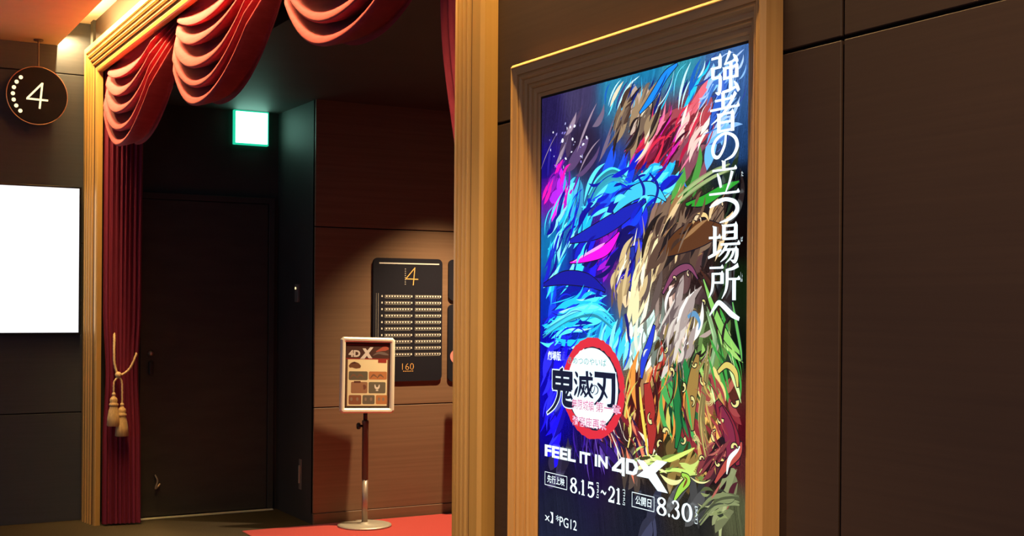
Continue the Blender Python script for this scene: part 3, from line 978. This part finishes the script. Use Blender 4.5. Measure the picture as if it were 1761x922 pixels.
# ================================================================== side curtains
def drape_mesh(centre, half, along, pleats, amp, ztop, zs=40, nu=120, seed=1):
    """Pleated drape: centre(z) -> (x, y), half(z) half-width, along = unit direction of its width."""
    rs = random.Random(seed)
    ph = [rs.uniform(0, 2 * PI) for _ in range(3)]
    ax, ay = along
    verts, faces = [], []
    for j in range(zs + 1):
        z = 0.012 + (ztop - 0.012) * j / zs
        cx, cy = centre(z)
        h = half(z)
        for i in range(nu + 1):
            u = -1 + 2 * i / nu
            w_ = 2 * PI * pleats * (u * 0.5 + 0.02 * math.sin(3 * u + ph[0]))
            d = amp(z) * (math.sin(w_ + 0.25 * math.sin(1.3 * z + ph[1])) + 0.35 * math.sin(2.3 * w_ + ph[2]))
            verts.append((cx + ax * u * h - ay * d, cy + ay * u * h + ax * d, z))
    for j in range(zs):
        for i in range(nu):
            k = j * (nu + 1) + i
            faces.append((k, k + 1, k + nu + 2, k + nu + 1))
    return mesh_of('drape', verts, faces, True)


def lerp(z, tab):
    for (z0, v0), (z1, v1) in zip(tab, tab[1:]):
        if z <= z1:
            t = smooth01((z - z0) / (z1 - z0))
            return v0 + (v1 - v0) * t
    return tab[-1][1]


half_l = lambda z: lerp(z, [(0, 0.120), (0.55, 0.118), (0.98, 0.100), (1.4, 0.118), (2.95, 0.122)])
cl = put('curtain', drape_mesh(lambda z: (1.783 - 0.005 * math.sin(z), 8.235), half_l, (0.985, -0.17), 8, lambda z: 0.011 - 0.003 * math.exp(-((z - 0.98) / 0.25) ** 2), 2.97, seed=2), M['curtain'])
tag(cl, 'dark crimson pleated curtain tied with a gold tasselled cord beside far jamb', 'curtain', 'crimson entrance curtains')
mid_r = lambda z: 3.235 + lerp(z, [(0, 0.16), (0.5, 0.12), (1.0, 0.065), (1.62, 0.115), (2.42, 0.215), (2.95, 0.27)])
half_r = lambda z: lerp(z, [(0, 0.15), (0.5, 0.11), (1.0, 0.05), (1.62, 0.10), (2.42, 0.20), (2.95, 0.25)])
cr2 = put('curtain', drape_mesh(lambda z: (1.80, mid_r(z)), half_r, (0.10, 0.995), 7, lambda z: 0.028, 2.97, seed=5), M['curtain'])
tag(cr2, 'crimson pleated curtain swept behind the gold jamb next to the poster', 'curtain', 'crimson entrance curtains')

# tieback cord with two tassels
tb = thing('curtain_tieback', (1.74, 8.17, 0.58), 'gold twisted cord tieback with two tassels on the crimson curtain', 'tieback')
KN = (1.745, 8.178, 0.972)
put('cord', tube_mesh([(1.735, 8.262, 1.24), (1.728, 8.222, 1.20), (1.722, 8.196, 1.12), (1.724, 8.186, 1.04), KN, (1.790, 8.182, 0.985), (1.822, 8.180, 1.02), (1.846, 8.186, 1.07), (1.862, 8.205, 1.10), (1.872, 8.26, 1.11)], 0.0075, 10, 260, 3, 10), M['cord'], tb)
put('knot', lathe_mesh([(0.004, -0.02), (0.017, -0.013), (0.021, 0.0), (0.017, 0.013), (0.004, 0.02)], 16, KN), M['cord'], tb)
for (tx, tz) in ((1.716, 0.842), (1.768, 0.775)):
    put('tassel_cord', tube_mesh([(KN[0], KN[1] - 0.005, KN[2] - 0.01), ((KN[0] + tx) / 2 + (tx - KN[0]) * 0.35, 8.172, KN[2] - 0.04), (tx, 8.170, (KN[2] + tz) / 2), (tx, 8.170, tz - 0.01)], 0.006, 8, 260, 3, 8), M['cord'], tb)
    t = put('tassel', lathe_mesh([(0.034, -0.195), (0.040, -0.190), (0.036, -0.14), (0.030, -0.10), (0.024, -0.075), (0.023, -0.07)], 40, (tx, 8.170, tz), 20, 0.05), M['tassel'], tb)
    put('tassel_head', lathe_mesh([(0.023, -0.07), (0.028, -0.064), (0.029, -0.055), (0.024, -0.048), (0.021, -0.044), (0.025, -0.034), (0.022, -0.02), (0.012, -0.008), (0.006, 0.0)], 24, (tx, 8.170, tz)), M['tassel'], t)
    put('bead', lathe_mesh([(0.004, -0.012), (0.011, -0.006), (0.013, 0.002), (0.010, 0.010), (0.004, 0.014)], 14, (tx, 8.170, tz + 0.006)), M['cord'], t)

# ================================================================== white wall screen on the left wall
tv = thing('wall_screen', (0.7, 8.56, 1.2), 'large glowing white wall screen with thin black bezel', 'screen')
put('housing', box_mesh(-0.125, 1.572, 8.497, 8.56, 1.222, 2.188, 0.004, 2), M['bezel'], tv)
put('display', box_mesh(-0.112, 1.556, 8.494, 8.499, 1.236, 2.174, 0.001), M['screen_white'], tv)

# ================================================================== hanging round number sign
rs_ = thing('number_sign', (1.280, 8.43, 2.56), 'round hanging black sign with glowing 4 and ring of lit dots', 'sign')
RSX, RSY, RSZ, RSR = 1.280, 8.43, 2.747, 0.182


def facing(m, x, y, z):
    m.transform(Matrix.Translation((x, y, z)) @ Matrix.Rotation(PI / 2, 4, 'X'))
    return m


put('disc', facing(lathe_mesh([(RSR - 0.004, -0.016), (RSR, -0.012), (RSR, 0.010), (RSR - 0.006, 0.016)], 64, smooth=False), RSX, RSY, RSZ), M['board'], rs_)
ringv, ringf = [], []
for k in range(64):
    a = 2 * PI * k / 64
    for j in range(6):
        b = 2 * PI * j / 6
        q = RSR + 0.0015 + 0.003 * math.cos(b)
        ringv.append((RSX + q * math.cos(a), RSY - 0.010 + 0.004 * math.sin(b), RSZ + q * math.sin(a)))
for k in range(64):
    for j in range(6):
        ringf.append((k * 6 + j, k * 6 + (j + 1) % 6, ((k + 1) % 64) * 6 + (j + 1) % 6, ((k + 1) % 64) * 6 + j))
put('rim', mesh_of('rim', ringv, ringf, True), M['copper'], rs_)
put('hanger_rod', tube_mesh([(1.287, 8.43, 2.92), (1.287, 8.43, 3.10)], 0.006), M['pole'], rs_)
put('ceiling_plate', lathe_mesh([(0.026, 0), (0.030, 0.003), (0.030, 0.010)], 24, (1.287, 8.43, 3.0965)), M['pole'], rs_)
four = Sheet((RSX, RSY - 0.0165, RSZ), (1, 0, 0), (0, 0, -1), (0, -1, 0))


def four_shape(ink, a, b, h, t):
    """open thin figure 4 of height h around (a, b)"""
    ink.ribbon([(a + 0.16 * h, b - 0.5 * h, t), (a - 0.40 * h, b + 0.13 * h, t)], n=1)
    ink.ribbon([(a - 0.44 * h, b + 0.15 * h, t), (a + 0.38 * h, b + 0.17 * h, t)], lift=4e-5, n=1)
    ink.ribbon([(a + 0.16 * h, b - 0.52 * h, t), (a + 0.06 * h, b + 0.52 * h, t)], lift=8e-5, n=1)


i4 = Ink()
four_shape(i4, 0.004, 0.0, 0.160, 0.012)
i4.build('lit_number', four, M['warm_letters'], rs_, 0.002)
for k in range(7):
    t = math.radians(133 + 15.5 * k)
    a, b = 0.146 * math.cos(t), -0.146 * math.sin(t)
    put('lit_dot', facing(lathe_mesh([(0.0125, 0), (0.0125, 0.003), (0.008, 0.005)], 14), RSX + a, RSY - 0.0155, RSZ - b), M['warm_letters'], rs_)

# ================================================================== exit sign
ex = thing('exit_sign', (2.67, 8.36, 2.52), 'glowing green and white square exit sign high in the alcove', 'exit sign')
put('casing', box_mesh(2.549, 2.795, 8.385, 8.42, 2.524, 2.761, 0.004, 2), M['exit_rim'], ex)
put('lit_face', box_mesh(2.560, 2.784, 8.376, 8.386, 2.535, 2.750, 0.002), M['exit_face'], ex)

# ================================================================== seat plan board on the walnut wall
YB = 7.68


def board(name, x0, x1, z0, z1, label, cat, group=None):
    t = thing(name, ((x0 + x1) / 2, YB, z0), label, cat, group)
    k = Ink()
    k.rounded(0, 0, x1 - x0, z1 - z0, 0.035)
    sh = Sheet((x0, YB, z1), (1, 0, 0), (0, 0, -1), (0, -1, 0))
    n = len(k.v)
    verts = [sh.p(a, b, 0.0) for a, b, _ in k.v] + [sh.p(a, b, 0.014) for a, b, _ in k.v]
    faces = [tuple(range(n, 2 * n)), tuple(range(n - 1, -1, -1))] + [(i, (i + 1) % n, n + (i + 1) % n, n + i) for i in range(n)]
    put('plate', mesh_of('plate', verts, faces), M['board'], t)
    return t, Sheet((x0, YB - 0.0146, z1), (1, 0, 0), (0, 0, -1), (0, -1, 0))


sp, SH = board('seat_plan_board', 3.279, 3.790, 0.918, 1.744, 'black seat plan board with orange 4 and white seat rows', 'board', 'black boards on the walnut wall')
k = Ink()
k.rect(0.042, 0.031, 0.485, 0.039)
k.build('top_line', SH, M['white_ink'], sp)
k = Ink()
four_shape(k, 0.285, 0.120, 0.115, 0.006)
k.build('figure_four', SH, M['orange_ink'], sp)
k = Ink()
for q in range(8):
    k.rect(0.229, 0.068 + q * 0.0145, 0.237, 0.075 + q * 0.0145)
k.build('small_letters', SH, M['grey_ink'], sp)
seats, rail = Ink(), Ink()
for r in range(10):
    b = 0.256 + r * 0.0433
    for a0, n in ((0.075, 9), (0.297, 9)):
        rail.outline(a0 + 0.010, b - 0.009, a0 + 0.198, b + 0.012, 0.003)
        for q in range(n):
            seats.rect(a0 + 0.018 + q * 0.0198, b - 0.005, a0 + 0.029 + q * 0.0198, b + 0.004, lift=1e-4)
    for a in (0.066, 0.283, 0.500 - 0.002):
        seats.rect(a - 0.006, b - 0.007, a + 0.003, b + 0.005, lift=1e-4)
rail.rect(0.036, 0.235, 0.039, 0.70)
rail.rect(0.022, 0.235, 0.024, 0.70)
tag(rail.build('row_outlines', SH, M['grey_ink'], sp), kind='stuff')
tag(seats.build('seat_marks', SH, M['white_ink'], sp), kind='stuff')
k = Ink()
k.text('160', 0.215, 0.706, 0.300, 0.749, bold=-0.02)
for q in range(6):
    k.rect(0.222 + q * 0.013, 0.756, 0.230 + q * 0.013, 0.761)
k.build('seat_count', SH, M['orange_ink'], sp)
b2, SH2 = board('notice_board', 3.838, 4.25, 1.463, 1.744, 'short black board beside the seat plan, cut off by jamb', 'board', 'black boards on the walnut wall')
b3, SH3 = board('notice_board', 3.836, 4.25, 0.908, 1.436, 'tall black board with a curled pink mark, below the short board', 'board', 'black boards on the walnut wall')
k = Ink()
k.ribbon([(0.11, 0.30, 0.010), (0.06, 0.315, 0.024), (0.03, 0.35, 0.026), (0.045, 0.39, 0.02), (0.10, 0.42, 0.008)], n=6)
k.build('pink_mark', SH3, principled('pink_ink', (0.70, 0.25, 0.20), 0.5), b3)


# ================================================================== sign stands
def sign_stand(name, label):
    """Built around its base at the origin, board facing -y."""
    t = thing(name, (0, 0, 0), label, 'sign stand', 'leaflet stands on the red carpet')
    put('base_plate', lathe_mesh([(0.168, 0.0), (0.174, 0.004), (0.172, 0.010), (0.150, 0.014), (0.030, 0.018), (0.024, 0.026)], 48), M['base'], t, True)
    put('lower_pole', lathe_mesh([(0.019, 0.02), (0.019, 0.30)], 20), M['pole_low'], t, True)
    put('sleeve', lathe_mesh([(0.0205, 0.30), (0.0205, 0.655), (0.022, 0.66), (0.022, 0.675), (0.019, 0.68)], 20), M['pole'], t, True)
    put('upper_pole', lathe_mesh([(0.0135, 0.66), (0.0135, 0.80)], 16), M['black_plastic'], t, True)
    kb = lathe_mesh([(0.008, 0.0), (0.008, 0.016), (0.020, 0.018), (0.022, 0.028), (0.019, 0.036)], 16)
    kb.transform(Matrix.Translation((-0.019, 0, 0.645)) @ Matrix.Rotation(-PI / 2, 4, 'Y'))
    put('clamp_knob', kb, M['black_plastic'], t, True)
    # snap frame, tipped back a little
    W2, HT, Z0, FW = 0.182, 0.487, 0.728, 0.033
    tilt = Matrix.Translation((0, -0.022, Z0)) @ Matrix.Rotation(math.radians(-3), 4, 'X') @ Matrix.Rotation(math.radians(1.6), 4, 'Y')

    def tp(m):
        m.transform(tilt)
        return m
    bd = put('board', tp(box_mesh(-W2 + 0.01, W2 - 0.01, -0.006, 0.008, 0.01, HT - 0.01, 0.002)), M['black_plastic'], t, True)
    sec = [(0.012, 0.008), (0.0, 0.004), (0.0, -0.010), (0.003, -0.016), (0.010, -0.020), (0.022, -0.019), (0.030, -0.014), (0.033, -0.007)]
    cor = {'bl': (-W2, 0, 1, 1), 'br': (W2, 0, -1, 1), 'tr': (W2, HT, -1, -1), 'tl': (-W2, HT, 1, -1)}

    def mk(c, up):                                # chamfered corners: 'up' is the end on the upright
        x, z, sx, sz = cor[c]
        return lambda i, d: (x + sx * (i + (0 if up else 0.016 * (1 - i / 0.034))), d, z + sz * (i + (0.016 * (1 - i / 0.034) if up else 0)))

    for a, b, up in (('bl', 'br', 0), ('br', 'tr', 1), ('tr', 'tl', 0), ('tl', 'bl', 1)):
        put('snap_rail', tp(rail_mesh(sec, mk(a, up), mk(b, up))), M['steel'], t, True)
    for q in cor:
        put('corner_cap', tp(rail_mesh(sec, mk(q, 1), mk(q, 0))), M['steel'], t, True)
    # leaflet
    LW, LH = 0.29, 0.405
    pp = Ink()
    cream = lin(238, 222, 172)
    dark, red = lin(74, 46, 38), lin(150, 52, 40)
    pp.rect(0, 0, LW, LH, lin(96, 66, 50))
    pp.rect(0.012, 0.098, LW - 0.012, LH - 0.006, cream, 1e-4)
    pp.rect(0, 0, LW, 0.012, lin(120, 50, 44), 2e-4)
    pp.rect(0, 0.012, LW, 0.096, dark, 2e-4)
    pp.ribbon([(0.20, 0.05, 0.006), (0.235, 0.036, 0.02), (0.262, 0.028, 0.03), (0.285, 0.03, 0.01)], lin(165, 80, 62), 3e-4, 5)
    pp.ribbon([(0.18, 0.075, 0.004), (0.215, 0.058, 0.014), (0.255, 0.062, 0.018), (0.285, 0.07, 0.006)], lin(110, 92, 84), 3.2e-4, 5)
    pp.rect(0, 0.094, LW, 0.101, red, 3e-4)
    pp.rect(0.215, 0.098, 0.272, 0.122, red, 3.4e-4)
    pp.ribbon([(0.022, 0.150, 0.014), (0.045, 0.138, 0.036), (0.075, 0.142, 0.038), (0.098, 0.150, 0.014)], lin(112, 74, 50), 3e-4, 5)
    pp.ribbon([(0.04, 0.128, 0.004), (0.055, 0.122, 0.010), (0.07, 0.124, 0.003)], lin(70, 30, 26), 3.4e-4, 5)
    for a0, b0, a1, b1, c in ((0.02, 0.178, 0.146, 0.234, (104, 96, 76)), (0.154, 0.178, 0.276, 0.230, (186, 122, 74)), (0.036, 0.246, 0.146, 0.318, (158, 116, 84)),
                              (0.154, 0.246, 0.268, 0.318, (112, 104, 84)), (0.022, 0.330, 0.106, 0.390, (142, 90, 62)), (0.114, 0.330, 0.196, 0.388, (112, 102, 84)), (0.204, 0.330, 0.280, 0.388, (190, 126, 74))):
        pp.rounded(a0, b0, a1, b1, 0.008, lin(*c), 3e-4)
    for a in (0.030, 0.075, 0.165, 0.210):
        pp.ribbon([(a, 0.222, 0.004), (a + 0.02, 0.200, 0.012), (a + 0.045, 0.216, 0.004)], lin(128, 92, 66), 3.6e-4, 4)
    pp.rect(0.055, 0.240, 0.10, 0.252, lin(96, 52, 40), 3.6e-4)
    pp.ribbon([(0.118, 0.265, 0.01), (0.128, 0.278, 0.022), (0.122, 0.295, 0.008)], lin(118, 74, 56), 3.6e-4, 4)
    pp.ribbon([(0.196, 0.262, 0.006), (0.200, 0.280, 0.012), (0.211, 0.286, 0.014), (0.222, 0.280, 0.012), (0.226, 0.262, 0.006)], lin(235, 225, 205), 3.6e-4, 4)
    pp.rect(0.203, 0.295, 0.219, 0.303, lin(235, 225, 205), 3.6e-4)
    for a in (0.040, 0.080, 0.135, 0.172, 0.225, 0.255):
        pp.disc(a, 0.356, 0.008, 0.012, lin(150, 128, 104), 3.6e-4, 12)
    pp.text('4D', 0.016, 0.042, 0.094, 0.086, lin(214, 204, 190), 4e-4, 0.05)
    pp.poly([(0.160, 0.022), (0.182, 0.022), (0.122, 0.098), (0.092, 0.098)], lin(214, 204, 190), 4.4e-4)
    pp.poly([(0.108, 0.030), (0.130, 0.030), (0.176, 0.094), (0.150, 0.094)], lin(214, 204, 190), 4.2e-4)
    sh = Sheet((-LW / 2, -0.0066, 0.446), (1, 0, 0), (0, 0, -1), (0, -1, 0))
    lf = pp.build('leaflet', sh, M['print'], None, 0.0, True)
    tp(lf.data)
    lf.parent = t
    return t


s1 = sign_stand('leaflet_stand', 'leaflet stand with cream framed sheet in front of the seat plan board')
s1.location = (3.150, 7.475, 0.006)
s1.rotation_euler = (0, 0, math.radians(-5))
s2 = s1.copy()
COL.objects.link(s2)
s2['label'] = 'second leaflet stand almost wholly hidden behind the gold jamb'
for ch in list(s1.children):
    c = ch.copy()
    COL.objects.link(c)
    c.parent = s2
s2.location = (3.985, 7.475, 0.006)
s2.rotation_euler = (0, 0, math.radians(-3))

# ================================================================== lights
ls = thing('cove_light', (1.43, 5.0, 3.12), 'long warm light strip hidden in the cove above the portal', 'light strip')
put('diffuser', box_mesh(1.433, 1.436, 1.7, 8.20, 3.135, 3.245, 0.001), M['strip'], ls)
put('channel', box_mesh(1.425, 1.433, 1.68, 8.22, 3.125, 3.255, 0.001), M['chrome'], ls)

ad = bpy.data.lights.new('cove_beam', 'AREA')
ad.shape, ad.size, ad.size_y, ad.energy, ad.color = 'RECTANGLE', 6.4, 0.08, COVE_WATTS, (1.0, 0.66, 0.25)
ad.spread = math.radians(95)
ao = bpy.data.objects.new('beam', ad)
COL.objects.link(ao)
ao.location = (1.442, 4.95, 3.185)
ax_ = Vector((0.52, 0, -0.85)).normalized()
ao.matrix_world = Matrix.Translation(ao.location) @ Matrix((Vector((0, 1, 0)), (-ax_).cross(Vector((0, 1, 0))), -ax_)).transposed().to_4x4()


def downlight(name, x, y, z, label, watts, angle, blend, aim=(0, 0, -1), col=WARM, rad=0.03, group='recessed ceiling downlights'):
    t = thing(name, (x, y, z), label, 'downlight', group)
    put('trim_ring', lathe_mesh([(0.050, -0.006), (0.062, -0.005), (0.064, 0.0)], 32, (x, y, z)), M['chrome'], t)
    put('lens', lathe_mesh([(0.044, -0.0075), (0.046, -0.0068)], 24, (x, y, z)), M['lens'], t)
    ld = bpy.data.lights.new(name + '_beam', 'SPOT')
    ld.energy, ld.color, ld.spot_size, ld.spot_blend, ld.shadow_soft_size = watts, col, math.radians(angle), blend, rad
    lo = bpy.data.objects.new('beam', ld)
    COL.objects.link(lo)
    lo.location = (x, y, z - 0.03)
    lo.rotation_euler = Vector(aim).to_track_quat('-Z', 'Y').to_euler()
    return t


downlight('hall_downlight', 3.81, 6.97, 2.76, 'recessed downlight in black entrance ceiling over the leaflet stands', HALL_SPOT, 82, 0.95, (-0.05, 0.07, -1), (1.0, 0.74, 0.45))
downlight('lobby_downlight', 0.75, 0.2, 3.107, 'recessed soffit downlight near the panelled wall', LOBBY_SPOT, 105, 0.6, (0.25, 0.15, -1))
downlight('lobby_downlight', 0.10, 2.5, 3.107, 'recessed soffit downlight opposite the near gold jamb', LOBBY_SPOT, 92, 0.5, (0.12, 0.1, -1))
cw = bpy.data.lights.new('cove_end_fill', 'SPOT')  # added spot past the strip's end, brightens the left wall beside the jamb
cw.energy, cw.color, cw.spot_size, cw.spot_blend, cw.shadow_soft_size = 55.0, (1.0, 0.68, 0.28), math.radians(130), 0.7, 0.004
co = bpy.data.objects.new('beam', cw)
COL.objects.link(co)
co.location = (1.430, 8.475, 3.20)
co.rotation_euler = Vector((0.45, 0.02, -0.9)).to_track_quat('-Z', 'Y').to_euler()
downlight('lobby_downlight', 0.55, 7.4, 3.107, 'recessed soffit downlight near the white screen', LOBBY_SPOT * 0.22, 64, 0.6)
